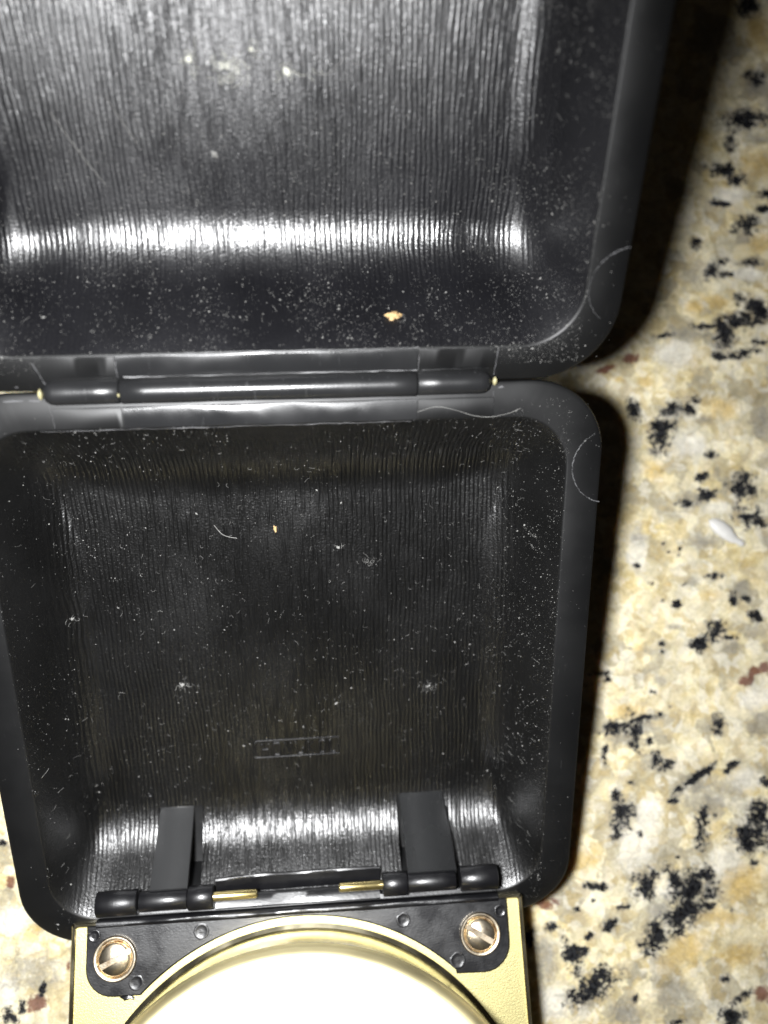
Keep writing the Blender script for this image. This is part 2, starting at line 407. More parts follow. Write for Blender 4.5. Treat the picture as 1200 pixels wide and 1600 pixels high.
# ---------------------------------------------------------------- the granite countertop
GRAN = '''K 6.78 7.78 0.117 0.078 0;K 6.68 7.11 0.292 0.097 10;K 6.38 6.77 0.077 0.116 0;G 6.85 7.68 0.293 0.196 0;G 6.55 7.16 0.291 0.194 0;Y 6.77 6.36 0.349 0.250 0;K 6.23 6.28 0.173 0.077 0;K 6.42 6.14 0.116 0.077 0;G 6.75 6.80 0.253 0.116 0;Y 6.87 8.57 0.236 0.296 0;K 6.72 8.94 0.138 0.119 0;G 6.10 8.43 0.390 0.392 0;K 6.91 5.91 0.097 0.048 0;K 6.18 5.74 0.153 0.038 -5;K 6.85 5.68 0.097 0.038 0;K 6.59 5.40 0.135 0.095 0;K 6.39 5.30 0.077 0.029 0;G 6.50 5.19 0.153 0.095 0;Y 6.75 5.12 0.269 0.171 20;K 6.61 4.82 0.134 0.047 0;K 6.17 4.83 0.076 0.038 0;G 6.03 4.69 0.171 0.151 0;K 5.99 4.65 0.114 0.056 60;K 6.24 4.62 0.076 0.038 0;K 5.76 5.08 0.057 0.076 0;W 6.56 4.63 0.287 0.113 0;G 5.70 4.57 0.227 0.188 0;Y 6.05 4.18 0.247 0.112 0;Y 5.73 4.10 0.189 0.112 0;K 6.45 4.25 0.076 0.047 -30;K 6.68 4.14 0.172 0.094 -20;K 6.35 3.89 0.323 0.093 15;K 6.75 4.03 0.115 0.113 0;K 6.19 3.70 0.114 0.168 -20;K 5.89 3.80 0.170 0.037 0;K 5.21 3.64 0.112 0.028 10;G 5.53 3.70 0.282 0.111 0;K 6.77 3.58 0.095 0.037 0;K 6.44 3.39 0.209 0.046 10;K 6.08 3.33 0.094 0.046 0;W 5.39 3.37 0.375 0.221 0;R 4.70 3.28 0.149 0.074 20;W 6.31 5.85 0.269 0.153 0;R 4.29 3.10 0.197 0.049 20;Y 4.91 2.92 0.149 0.098 0;Y 4.51 2.96 0.099 0.049 0;K 4.75 2.48 0.074 0.121 20;K 5.29 2.51 0.149 0.073 40;K 5.14 2.14 0.124 0.194 -15;G 5.27 2.46 0.199 0.170 0;K 5.66 2.66 0.062 0.049 0;K 5.60 2.53 0.075 0.061 0;G 5.79 2.37 0.125 0.073 0;W 5.55 1.98 0.323 0.194 -10;K 5.91 1.84 0.062 0.044 0;K 5.76 1.48 0.074 0.048 20;G 5.99 1.55 0.062 0.097 0;K 5.82 1.22 0.087 0.072 0;K 5.94 1.29 0.050 0.024 20;G 5.58 1.16 0.297 0.144 0;K 5.50 1.11 0.099 0.048 0;K 6.43 1.50 0.100 0.073 0;K 6.38 1.33 0.175 0.085 -10;K 6.46 0.92 0.150 0.120 -20;K 6.56 0.84 0.125 0.048 -15;G 6.69 2.36 0.177 0.294 0;Y 6.07 2.55 0.301 0.196 0;G 5.01 1.85 0.148 0.097 0;W 5.97 1.04 0.199 0.120 0;Y 5.00 1.59 0.197 0.144 0;D 4.71 0.16 0.049 0.031 0;D 5.39 0.42 0.027 0.021 0;D 5.36 0.32 0.027 0.021 0;D 5.13 0.49 0.037 0.026 0;D 5.21 0.38 0.022 0.021 0;G 5.66 0.51 0.222 0.167 0;G 4.76 0.60 0.122 0.166 -20;G 5.87 0.01 0.148 0.071 0;K 5.89 0.02 0.099 0.033 0;G 5.57 -0.08 0.098 0.095 0;K 6.19 -0.32 0.054 0.064 0;K 6.36 -0.34 0.049 0.038 -20;G 6.28 -0.20 0.173 0.142 0;K 6.53 -0.58 0.087 0.059 -20;D 5.32 -0.40 0.066 0.042 0;K 5.89 -0.79 0.135 0.106 20;K 5.69 -0.94 0.147 0.052 15;K 6.11 -0.90 0.098 0.021 0;G 6.48 -0.79 0.222 0.142 0;G 5.28 -0.74 0.146 0.047 0;D 5.08 -0.99 0.048 0.030 0;D 5.08 -1.10 0.044 0.033 0;G 4.84 -1.10 0.145 0.070 0;Y 4.74 -1.09 0.097 0.093 0;G 6.13 -1.05 0.172 0.117 0;K 5.67 -1.03 0.061 0.059 0;R 6.65 -1.33 0.099 0.082 30;R 6.49 -1.39 0.086 0.052 0;R 6.42 -1.48 0.049 0.094 0;K 4.13 -1.41 0.120 0.028 0;K 4.23 -1.50 0.060 0.023 0;Y 5.18 -0.11 0.073 0.035 0;Y 5.86 -0.27 0.197 0.095 0;W 4.73 0.39 0.170 0.355 0;D 4.93 -0.10 0.034 0.021 0;D 5.12 -0.35 0.029 0.019 0;D 5.43 -0.12 0.029 0.021 0;R 6.33 -1.55 0.098 0.082 0;D 4.91 -1.68 0.048 0.028 0;G 5.05 -1.51 0.097 0.093 0;W 6.45 -1.78 0.270 0.187 0;K 4.82 -2.06 0.168 0.035 10;K 4.64 -2.24 0.067 0.183 10;K 4.36 -2.19 0.167 0.069 10;G 4.45 -2.33 0.311 0.137 0;K 4.60 -2.43 0.048 0.034 0;K 4.18 -2.57 0.038 0.091 -10;K 4.86 -2.37 0.072 0.046 0;G 4.81 -2.20 0.144 0.115 0;K 4.95 -2.62 0.048 0.080 0;K 5.06 -2.73 0.120 0.057 10;G 4.90 -2.68 0.168 0.114 0;K 5.89 -2.16 0.073 0.093 0;K 5.95 -2.15 0.073 0.028 -20;D 4.57 -2.99 0.052 0.027 -30;G 4.34 -3.13 0.095 0.091 0;K 4.35 -3.15 0.047 0.068 0;K 4.43 -3.43 0.107 0.158 -10;K 4.33 -3.63 0.059 0.113 0;G 4.43 -3.45 0.190 0.248 0;K 5.54 -2.92 0.241 0.041 32;K 5.67 -2.83 0.060 0.046 0;K 5.39 -3.00 0.060 0.034 0;K 5.27 -3.07 0.036 0.023 0;K 6.08 -2.77 0.097 0.035 35;G 5.73 -3.16 0.484 0.274 0;G 6.53 -2.18 0.245 0.232 0;K 5.61 -3.54 0.067 0.136 -15;K 6.59 -3.00 0.061 0.046 0;K 6.49 -3.49 0.122 0.160 -20;K 6.27 -3.67 0.170 0.091 25;K 6.58 -3.65 0.097 0.137 0;W 4.81 -3.46 0.215 0.362 -20;W 6.29 -2.96 0.292 0.184 0;D 5.82 -3.48 0.036 0.034 0;D 4.69 -3.72 0.036 0.045 0;Y 4.55 -1.97 0.288 0.138 0;D 5.18 -1.89 0.029 0.019 0;K 5.17 -3.24 0.072 0.034 0;K 4.73 -4.42 0.120 0.142 -20;K 4.43 -4.72 0.060 0.034 0;K 4.21 -4.97 0.089 0.050 20;K 4.04 -4.43 0.119 0.042 -10;D 3.74 -4.73 0.038 0.031 0;D 3.96 -4.62 0.033 0.025 0;R 3.26 -4.63 0.206 0.084 -15;K 3.37 -4.97 0.103 0.042 0;K 3.66 -5.37 0.082 0.167 15;K 3.81 -5.32 0.059 0.042 0;K 3.97 -5.82 0.265 0.111 30;K 4.11 -5.69 0.118 0.111 0;K 3.75 -5.95 0.147 0.097 30;K 5.45 -4.52 0.242 0.170 0;K 5.18 -4.34 0.151 0.063 -50;K 5.32 -4.80 0.271 0.156 40;K 4.89 -5.15 0.180 0.126 50;G 4.99 -4.82 0.240 0.197 0;K 5.58 -4.32 0.121 0.100 0;G 5.63 -4.47 0.121 0.171 0;D 6.37 -4.15 0.052 0.057 0;K 6.32 -3.86 0.184 0.115 -10;K 6.51 -3.72 0.185 0.116 0;D 6.03 -4.81 0.027 0.026 0;Y 5.80 -4.90 0.455 0.113 0;Y 6.21 -4.43 0.367 0.257 35;Y 5.28 -5.36 0.451 0.253 30;Y 6.12 -5.45 0.364 0.169 0;R 6.42 -5.99 0.136 0.107 -30;K 5.90 -5.76 0.060 0.042 0;K 6.12 -6.04 0.151 0.042 35;K 5.99 -6.31 0.120 0.112 30;K 5.16 -6.34 0.089 0.028 0;G 5.14 -5.95 0.269 0.195 0;G 4.42 -6.20 0.296 0.166 0;W 5.06 -4.51 0.211 0.170 0;W 5.98 -4.13 0.305 0.258 0;G 3.26 -5.38 0.234 0.332 0;W 3.37 -6.02 0.263 0.248 0;K 3.02 -5.12 0.073 0.111 0;K 5.59 -3.70 0.076 0.144 0;D 4.56 -5.98 0.030 0.050 -20;K 3.91 -5.10 0.059 0.034 40;W 4.62 -3.87 0.271 0.426 -20;Y 3.75 -4.05 0.387 0.170 0;D 5.68 -4.78 0.030 0.034 0;D 5.24 -4.05 0.030 0.017 0;K -4.25 -3.63 0.048 0.029 0;R -4.14 -4.15 0.067 0.086 0;R -3.75 -5.74 0.152 0.112 0;K -3.66 -5.57 0.029 0.066 -20;K -3.93 -5.79 0.034 0.094 -15;K -4.08 -5.91 0.076 0.075 0;G -3.76 -5.33 0.381 0.226 0;R -3.34 -5.28 0.029 0.076 0;Y -3.78 -4.76 0.134 0.057 0;W -4.07 -4.64 0.171 0.171 0;W -4.13 -5.54 0.151 0.187 0'''
def countertop():
    rr = np.random.RandomState(3)
    def axis(fine, coarse, lo, hi):
        out, p = [], lo
        while p < hi:
            out.append(p)
            p += fine[2] if any(f0 <= p <= f1 for f0, f1 in (fine[0], fine[1])) else coarse
        return np.array(out)
    xs = np.concatenate([[-45, -30, -20], axis(((-4.8, -2.4), (2.2, 7.2), 0.032), 0.16, -12, 12), [20, 30, 45]])
    ys = np.concatenate([[-45, -30, -22], axis(((-6.8, 9.4), (-6.8, 9.4), 0.032), 0.16, -14, 16), [24, 32, 45]])
    X, Y = np.meshgrid(xs, ys, indexing='ij')
    at = {k: np.zeros(X.shape, np.float32) for k in 'KGYWR'}
    blobs = []
    for e in GRAN.split(';'):
        k, a, b, rx, ry, an = e.split()
        blobs.append((k, float(a), float(b), float(rx), float(ry), float(an)))
    for _ in range(900):                                  # the rest of the slab, out of the photograph
        a, b = rr.uniform(-12, 12), rr.uniform(-14, 16)
        if (2.2 < a < 7.3 or -4.9 < a < -2.4) and -6.9 < b < 9.5:
            continue
        k = 'KGYWRK'[rr.randint(6)]
        if k == 'R' and rr.rand() < 0.6:
            continue
        s = {'K': 0.16, 'G': 0.3, 'Y': 0.4, 'W': 0.3, 'R': 0.12}[k]
        blobs.append((k, a, b, s * rr.uniform(0.5, 1.7), s * rr.uniform(0.5, 1.4), rr.uniform(0, 180)))
    for k, a, b, rx, ry, an in blobs:
        gain = 1.0
        if k == 'D':
            k, gain, rx, ry = 'K', 1.1, rx * 1.0, ry * 1.0
        elif k == 'K':
            rx, ry = rx * 1.22, ry * 1.22
        rad = 2.2 * max(rx, ry)
        i0, i1 = np.searchsorted(xs, (a - rad, a + rad))
        j0, j1 = np.searchsorted(ys, (b - rad, b + rad))
        if i1 <= i0 or j1 <= j0:
            continue
        dx, dy = X[i0:i1, j0:j1] - a, Y[i0:i1, j0:j1] - b
        t = math.radians(an)
        u, v = dx * math.cos(t) + dy * math.sin(t), -dx * math.sin(t) + dy * math.cos(t)
        q = np.sqrt((u / rx) ** 2 + (v / ry) ** 2)
        f = gain * np.clip(1.12 - 0.58 * q, 0, 1.0)
        at[k][i0:i1, j0:j1] = np.maximum(at[k][i0:i1, j0:j1], f)
    nx, ny = X.shape
    co = np.stack([X, Y, np.zeros_like(X)], -1).reshape(-1, 3) * S
    idx = np.arange(nx * ny).reshape(nx, ny)
    fa = np.stack([idx[:-1, :-1], idx[1:, :-1], idx[1:, 1:], idx[:-1, 1:]], -1).reshape(-1, 4)
    me = bpy.data.meshes.new('countertop')
    me.vertices.add(len(co))
    me.vertices.foreach_set('co', co.ravel())
    me.loops.add(fa.size)
    me.loops.foreach_set('vertex_index', fa.ravel().astype(np.int32))
    me.polygons.add(len(fa))
    me.polygons.foreach_set('loop_start', np.arange(0, fa.size, 4, dtype=np.int32))
    me.update(calc_edges=True)
    for k, nm in zip('KGYWR', ('black', 'grey', 'ochre', 'white', 'red')):
        a = me.attributes.new(nm, 'FLOAT', 'POINT')
        a.data.foreach_set('value', at[k].ravel())
    me.materials.append(M['granite'])
    o = bpy.data.objects.new('countertop', me)
    COL.objects.link(o)
    o['kind'] = 'structure'
    tag(o, 'polished cream granite countertop flecked with black, grey and dark red')
countertop()

# ---------------------------------------------------------------- frames of the opened clock
F_TRAY = [[0.99906, 0.04335, 0.00242], [-0.04058, 0.9127, 0.40662], [0.01542, -0.40634, 0.91359], [-0.4285, 1.9408, 3.6795]]
F_LID = [[0.99906, 0.04335, 0.00242], [-0.03489, 0.76853, 0.63887], [0.02583, -0.63835, 0.76931], [-0.4285, 1.9408, 3.6795]]
F_CLK = [[0.99923, 0.03898, 0.00323], [-0.03774, 0.98248, -0.18249], [-0.01029, 0.18223, 0.9832], [-0.1705, -4.2119, 1.0481]]
root = bpy.data.objects.new('travel_alarm_clock', None)
COL.objects.link(root)
root.empty_display_size = 0.01
root.location = (-0.2 * S, -4.8 * S, 0)
tag(root, 'open black plastic travel alarm clock with gold back lying on the granite counter', 'alarm clock')
bpy.context.view_layer.update()
def loc(fr):
    return Matrix.Translation(-root.location) @ frame(fr)
MT, ML, MC = loc(F_TRAY), loc(F_LID), loc(F_CLK)

LEN, HW, RIM = 7.142, 3.5, 0.40
BOW = 0.22
DEP, WALL, FIL = 1.0, math.radians(57), 0.86
RUN = DEP / math.tan(WALL) + FIL * math.tan(WALL / 2)

def wall_profile():                                  # (distance from the rim's inner edge, height)
    p = [(-0.022, 0.0), (-0.008, -0.005), (0.004, -0.02)]
    d1, z1 = RUN - FIL * math.sin(WALL), -DEP + FIL * (1 - math.cos(WALL))
    for k in range(1, 5):
        p.append((d1 * k / 5, z1 * k / 5))
    for k in range(15):
        t = WALL * (1 - k / 14)
        p.append((RUN - FIL * math.sin(t), -DEP + FIL * (1 - math.cos(t))))
    return p
WP = wall_profile()
def in_rad(d):
    return 0.58 - 0.14 * max(d, 0)

def case_half(name, s, grain_mat, slots=()):
    b = LEN / 2
    c = (0, s * b)
    mb = MB()
    def ring(a, bb, r, z, d=0.0):
        base_ = rrect(a, bb, r, 12, c)
        pts = []
        for i, p in enumerate(base_):                # subdivide the four straight sides
            q = base_[(i + 1) % len(base_)]
            pts.append(p)
            if i % 13 == 12:
                pts += [(p[0] + (q[0] - p[0]) * k / 40, p[1] + (q[1] - p[1]) * k / 40) for k in range(1, 40)]
        out = []
        for x, y in pts:                             # the walls swell inwards and the floor runs out into the corners
            u, v = x, y - c[1]
            ta, tb = a - abs(u), bb - abs(v)
            sa, sb = math.exp(-(ta / 0.42) ** 2), math.exp(-(tb / 0.42) ** 2)
            wa, wb = math.exp(-(ta / 0.35) ** 2), math.exp(-(tb / 0.35) ** 2)
            k = BOW * max(d, 0)
            out.append((x + math.copysign(k * sb * wa, u), y + math.copysign(k * sa * wb, v), z))
        return out
    ext = [(0.72, -1.06, 0.45), (0.60, -1.03, 0.5), (0.50, -0.94, 0.55), (0.28, -0.55, 0.68), (0.07, -0.16, 0.78), (0.0, -0.055, 0.82), (0.012, -0.02, 0.81), (0.045, 0.0, 0.79)]
    rings = [ring(HW - i, b - i, r, z) for i, z, r in ext]
    nout = len(rings)
    for d, z in WP:
        rings.append(ring(HW - RIM - (d if d < 0 else 0.66 * d), b - RIM - d, in_rad(d), z, d))
    n = len(rings[0])
    vs = [p for r in rings for p in r]
    fs, mi = [], []
    for k in range(len(rings) - 1):
        for i in range(n):
            j = (i + 1) % n
            fs.append((k * n + i, k * n + j, (k + 1) * n + j, (k + 1) * n + i))
            mi.append(1 if k >= nout + 2 else 0)
    fs.append(tuple(range(n))[::-1]); mi.append(0)
    fs.append(tuple((len(rings) - 1) * n + i for i in range(n))); mi.append(1)
    mb.v, mb.f, mb.mi = vs, fs, mi
    o = mb.build(name, [M['rim'], grain_mat], root)
    if slots:
        ct = MB()
        for x0, x1, y0, y1 in slots:
            ct.bar(x0, x1, [(y1, -0.05), (y1, -1.045), (-6.15, -0.99), (y0, -0.78), (y0, -0.05)])
        cut = ct.build('slot_cutter', [M['rim']], root, smooth=False)
        md = o.modifiers.new('slots', 'BOOLEAN')
        md.operation, md.solver, md.object = 'DIFFERENCE', 'EXACT', cut
        bpy.context.view_layer.update()
        me = bpy.data.meshes.new_from_object(o.evaluated_get(bpy.context.evaluated_depsgraph_get()))
        o.modifiers.clear()
        old = o.data
        o.data = me
        me.name = name
        bpy.data.meshes.remove(old)
        cm = cut.data
        bpy.data.objects.remove(cut)
        bpy.data.meshes.remove(cm)
        me.set_sharp_from_angle(angle=math.radians(38))
    return o

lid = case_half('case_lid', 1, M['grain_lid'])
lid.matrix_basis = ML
tag(lid, 'upper half of the case with a bright band of light along its lower wall')
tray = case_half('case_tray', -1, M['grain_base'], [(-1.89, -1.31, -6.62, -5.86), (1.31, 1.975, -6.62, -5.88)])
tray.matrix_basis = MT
tag(tray, 'lower half of the case with two slots beside the gold clock')

# hinge between the two halves: three knuckles on one axis, worn lands on the rims beside them
def hinge_knuckle(x0, x1, r, e0, e1, parent, mat):
    mb = MB()
    def prof(x0, x1):
        p = []
        if e0:
            p += [(x0, r * 0.45), (x0 + 0.02, r * 0.72), (x0 + 0.06, r * 0.93), (x0 + 0.11, r)]
        else:
            p += [(x0, r * 0.9), (x0 + 0.012, r)]
        m = int((x1 - x0) / 0.25)
        for k in range(1, m):
            p.append((x0 + (x1 - x0) * k / m, r * (1 + 0.012 * math.sin(5.1 * k + x0 * 9))))
        if e1:
            p += [(x1 - 0.11, r), (x1 - 0.06, r * 0.93), (x1 - 0.02, r * 0.72), (x1, r * 0.45)]
        else:
            p += [(x1 - 0.012, r), (x1, r * 0.9)]
        return p
    rings = [[(x, q * math.cos(2 * math.pi * i / 28), q * math.sin(2 * math.pi * i / 28) + 0.012) for i in range(28)] for x, q in prof(x0, x1)]
    mb.loft(rings)
    return mb.build('hinge_knuckle', mat, parent, sharp=60)
hinge_knuckle(-2.31, -1.560, 0.126, True, False, tray, M['worn'])
hinge_knuckle(-1.554, 1.449, 0.128, False, False, lid, M['worn'])
hinge_knuckle(1.455, 2.225, 0.124, False, True, tray, M['worn'])

def land(parent, s, x0, x1, tilt, mat, y0=0.165, y1=0.385):
    mb = MB()
    y0, y1 = s * y0, s * y1
    sec = [(y0, -0.02), (y0, 0.010 + tilt), (y0 + s * 0.012, 0.016 + tilt), (y1 - s * 0.012, 0.013), (y1, 0.006), (y1, -0.02)]
    mb.bar(x0, x1, sec, segs=14, wob=lambda x, i: (0.003 * math.sin(7 * x + i), 0.0022 * math.sin(5.3 * x + 1.7 * i) if 0 < i < 5 else 0))
    mb.build('hinge_land', mat, parent)
land(tray, -1, -1.555, 1.455, 0.008, M['worn'])
land(lid, 1, -1.55, 1.45, 0.0, M['worn'])
land(tray, -1, -2.25, -1.575, 0.0, M['rim'])
land(tray, -1, 1.475, 2.27, 0.0, M['rim'])
land(lid, 1, -2.27, -1.57, 0.0, M['rim'])
land(lid, 1, 1.47, 2.24, 0.0, M['rim'])

def ridge_line(parent, pts, r, mat=None, name='mould_and_glint_line'):
    mb = MB()
    mb.tube([(x + R.uniform(-.005, .005), y + R.uniform(-.005, .005), z - 0.25 * r) for x, y, z in pts], [max(0.0012, r * R.uniform(0.15, 1.2) * (0.65 + 0.9 * noise.noise((x * 3.1, y * 3.1, 1.7)))) for x, y, z in pts], 5)
    mb.build(name, mat or M['scratch_glint'], parent)
def seg(p, q, n):
    return [tuple(a + (b - a) * k / n for a, b in zip(p, q)) for k in range(n + 1)]
for x in (-1.565, 1.462):
    ridge_line(tray, seg((x, -0.16, 0.012), (x - 0.03, -0.395, 0.008), 8), 0.010)
    ridge_line(lid, seg((x, 0.16, 0.010), (x + 0.01, 0.395, 0.004), 8), 0.007)
ridge_line(tray, seg((-2.29, -0.12, 0.004), (-2.25, -0.36, 0.002), 8), 0.008)
ridge_line(lid, seg((-2.28, 0.09, 0.004), (-2.36, 0.33, 0.0), 8), 0.008)
ridge_line(tray, seg((2.27, -0.1, 0.004), (2.27, -0.38, 0.002), 8), 0.006)
ridge_line(lid, seg((2.26, 0.08, 0.004), (2.28, 0.39, 0.002), 8), 0.006)
# edge glints painted as pale lines, outside the knuckles and along the groove
ridge_line(tray, seg((2.3, -0.07, -0.004), (2.86, -0.035, -0.03), 12), 0.022)
ridge_line(tray, seg((-2.36, -0.075, -0.002), (-3.3, -0.07, -0.004), 14), 0.014)
ridge_line(lid, seg((-2.36, 0.06, -0.004), (-3.3, 0.09, -0.002), 14), 0.012)
ridge_line(lid, seg((-1.5, 0.158, 0.012), (1.45, 0.158, 0.012), 34), 0.007)
ridge_line(lid, seg((1.5, 0.15, 0.008), (2.2, 0.16, 0.004), 12), 0.010, M['worn'])
ridge_line(lid, seg((-1.3, 0.40, 0.0), (1.46, 0.40, 0.0), 34), 0.006)
ridge_line(tray, seg((-1.5, -0.150, 0.014), (1.45, -0.150, 0.014), 30), 0.006)
ridge_line(tray, seg((-2.4, -0.402, -0.002), (1.4, -0.402, -0.002), 40), 0.004)
# glue that has yellowed at the ends of the hinge
for p, s_, par in (((-2.335, 0.0, 0.06), (0.025, 0.055, 0.035), tray), ((2.265, 0.015, 0.06), (0.028, 0.045, 0.035), tray), ((-1.557, 0.02, 0.133), (0.012, 0.02, 0.010), lid)):
    mb = MB()
    mb.lathe([(0.02, -1), (0.7, -0.7), (1.0, 0), (0.7, 0.7), (0.02, 1)], n=10)
    mb.v = [(p[0] + x * s_[0] * (1 + 0.25 * noise.noise((x * 2, y * 2, z))), p[1] + y * s_[1] * (1 + 0.3 * noise.noise((x, y * 3, z))), p[2] + z * s_[2]) for x, y, z in mb.v]
    mb.build('glue_spot', M['yellowed'], par)

# round moulding marks near the right-hand corners of the rims
def rim_arc(parent, pts, r):
    ridge_line(parent, pts, r, M['scratch_glint'], 'moulding_mark')
def arc3(c, rad, a0, a1, n, z=0.001):
    return [(c[0] + rad * math.cos(math.radians(a0 + (a1 - a0) * k / n)), c[1] + rad * math.sin(math.radians(a0 + (a1 - a0) * k / n)), z) for k in range(n + 1)]
rim_arc(lid, arc3((3.53, 1.0), 0.40, 97, 172, 40), 0.008)
rim_arc(lid, arc3((3.53, 1.0), 0.40, 172, 235, 12), 0.004)
rim_arc(tray, arc3((3.59, -0.97), 0.42, 258, 235, 14), 0.012)
rim_arc(tray, arc3((3.59, -0.97), 0.42, 235, 118, 48), 0.006)

# moulded plaque with worn raised characters in the floor of the lower tray
mb = MB()
fz = -DEP
for x0, x1, y0, y1 in ((-0.56, 0.55, -4.935, -4.915), (-0.56, 0.55, -5.185, -5.172), (-0.56, -0.545, -5.172, -4.935), (0.535, 0.55, -5.172, -4.935)):
    mb.prism(box_pts(x0, x1, y0, y1), fz - 0.01, fz + 0.014, 0.004)
pl = mb.build('moulded_plaque', M['gloss'], tray)
mb = MB()
def stroke(x0, y0, x1, y1, w=0.009):
    d = Vector((x1 - x0, y1 - y0)).normalized()
    p = Vector((-d.y, d.x)) * w
    mb.prism([(x0 + p.x, y0 + p.y), (x0 - p.x, y0 - p.y), (x1 - p.x, y1 - p.y), (x1 + p.x, y1 + p.y)], fz - 0.01, fz + 0.02, 0.004)
top, bot, mid = -4.965, -5.145, -5.055
for x0, y0, x1, y1 in ((-.47, top, -.47, bot), (-.47, mid, -.38, mid), (-.38, top, -.38, bot), (-.31, top, -.24, top), (-.31, bot, -.31, top), (-.31, bot, -.24, bot), (-.24, top, -.24, bot),
                       (-.17, bot, -.17, top), (-.17, top, -.09, bot), (-.09, bot, -.09, top), (.0, bot, -.02, top), (.0, bot, .07, bot), (.07, bot, .07, mid), (.14, bot, .14, top), (.14, mid, .21, top),
                       (.14, mid, .22, bot), (.29, bot, .29, top), (.29, top, .36, top), (.36, top, .36, bot), (.29, bot, .36, bot), (.43, bot, .43, top), (.43, bot, .50, bot)):
    stroke(x0, y0, x1, y1)
mb.build('raised_lettering', M['gloss'], pl)

# ---------------------------------------------------------------- the clock itself: gold back plate, body, bell cover
PW = 2.849
plate = MB()
plate.prism(box_pts(-PW + 0.04, PW - 0.04, -5.96, -0.04), -0.2, 0.0)
plate = plate.build('back_plate', M['gold_sand'], root, MC)
mb = MB()
lip_o, lip_i = rrect(PW, 3.0, 0.03, 3, (0, -3.0)), rrect(PW - 0.055, 2.945, 0.02, 3, (0, -3.0))
lip_m0, lip_m1 = rrect(PW - 0.014, 2.986, 0.03, 3, (0, -3.0)), rrect(PW - 0.042, 2.958, 0.02, 3, (0, -3.0))
mb.loft([[(x, y, -0.16) for x, y in lip_o], [(x, y, 0.035) for x, y in lip_o], [(x, y, 0.05) for x, y in lip_m0], [(x, y, 0.05) for x, y in lip_m1], [(x, y, 0.035) for x, y in lip_i], [(x, y, -0.06) for x, y in lip_i]], cap0=False, cap1=False)
mb.build('plate_lip', M['gold_bright'], plate)
mb = MB()
bo = [rrect(PW - 0.02 - i, 2.98 - i, 0.05 + i * 0.3, 3, (0, -3.0)) for i in (0.0, 0.0, 0.06, 0.25)]
mb.loft([[(x, y, z) for x, y in r] for r, z in zip(bo, (-0.165, -0.7, -0.86, -0.95))])
mb.build('clock_body', M['gold_bright'], root, MC)

DC, DR = (-0.02, -3.02), 2.83
mb = MB()
mb.lathe([(DR - 0.06, -0.05), (DR - 0.06, 0.02), (DR + 0.02, 0.03), (DR + 0.02, 0.09), (DR - 0.03, 0.11), (DR - 0.035, 0.5), (DR - 0.035, 1.10), (DR - 0.06, 1.13)], DC, 160)
drum = mb.build('bell_cover', M['gold_bright'], root, MC)
prof = [(DR - 0.03, 1.085), (DR + 0.004, 1.095), (DR + 0.006, 1.115)]
for k in range(13):
    t = math.radians(90 * k / 12)
    prof.append((DR - 0.01 - 0.15 * (1 - math.cos(t)), 1.13 + 0.15 * math.sin(t)))
for k in range(1, 9):
    r = (DR - 0.16) * (1 - k / 8.3)
    prof.append((r, 1.28 + 0.07 * (1 - (r / (DR - 0.16)) ** 2)))
mb = MB()
mb.lathe(prof, DC, 160)
mb.build('cover_cap', M['gold_satin'], drum, sharp=60)

# black bracket under the screws
def bracket():
    o = [(-2.66, -0.035), (-2.66, -0.52)]
    o += [(-2.32 + 0.34 * math.cos(t), -0.52 + 0.34 * math.sin(t)) for t in [math.radians(180 + 90 * k / 8) for k in range(1, 9)]]
    o.append((-1.985, -0.862))
    rr, cy = 2.90, -2.99
    a0, a1 = math.atan2(-0.84 - cy, -1.955), math.atan2(-0.86 - cy, 1.93)
    o += [(DC[0] + rr * math.cos(a0 + (a1 - a0) * k / 40), cy + rr * math.sin(a0 + (a1 - a0) * k / 40)) for k in range(41)]
    o.append((1.935, -0.885))
    o += [(2.29 + 0.35 * math.cos(t), -0.545 + 0.35 * math.sin(t)) for t in [math.radians(270 + 90 * k / 8) for k in range(9)]]
    o.append((2.645, -0.035))
    mb = MB()
    mb.prism(o, -0.03, 0.065, 0.018)
    return mb.build('mounting_bracket', M['bracket'], root, MC)
br = bracket()
tag(br, 'glossy black plastic bracket screwed over the gold back plate')
mb = MB()
halfr = [(0.005 + 0.048 * math.cos(t) - 0.03, 0.045 + 0.062 * math.sin(t)) for t in [math.pi * k / 8 for k in range(9)]]
wob = lambda x, i: (0.003 * math.sin(3.1 * x + i), 0.003 * math.sin(4.7 * x + 2 * i))
mb.bar(-2.54, 2.53, [(0.03, -0.03)] + halfr + [(-0.075, -0.03)], segs=30, wob=wob)
mb.build('bracket_rail', M['bracket'], br)
mb = MB()
mb.bar(-1.08, 1.01, [(0.045, -0.10), (0.05, 0.035), (0.065, 0.048), (0.12, 0.036), (0.19, 0.010), (0.21, -0.02), (0.21, -0.12)], segs=24, wob=wob)
mb.bar(-2.53, -1.08, [(0.045, -0.10), (0.05, 0.03), (0.10, 0.02), (0.12, -0.02), (0.12, -0.1)], segs=10, wob=wob)
mb.bar(1.01, 2.52, [(0.045, -0.10), (0.05, 0.03), (0.10, 0.02), (0.12, -0.02), (0.12, -0.1)], segs=10, wob=wob)
mb.build('bracket_flange', M['bracket'], br)
mb = MB()
mb.bar(-1.09, 1.03, [(0.215, -0.24), (0.215, -0.16), (0.24, -0.14), (0.32, -0.10), (0.40, -0.05), (0.42, -0.054), (0.43, -0.08), (0.38, -0.26)], segs=24,
       wob=lambda x, i: (0.02 * min(0, (x + 0.55) * 2.6) if i in (3, 4, 5, 6) and x < -0.55 else 0.003 * math.sin(5 * x + i), 0.003 * math.sin(6 * x + i)))
mb.build('bracket_web', M['bracket'], br)
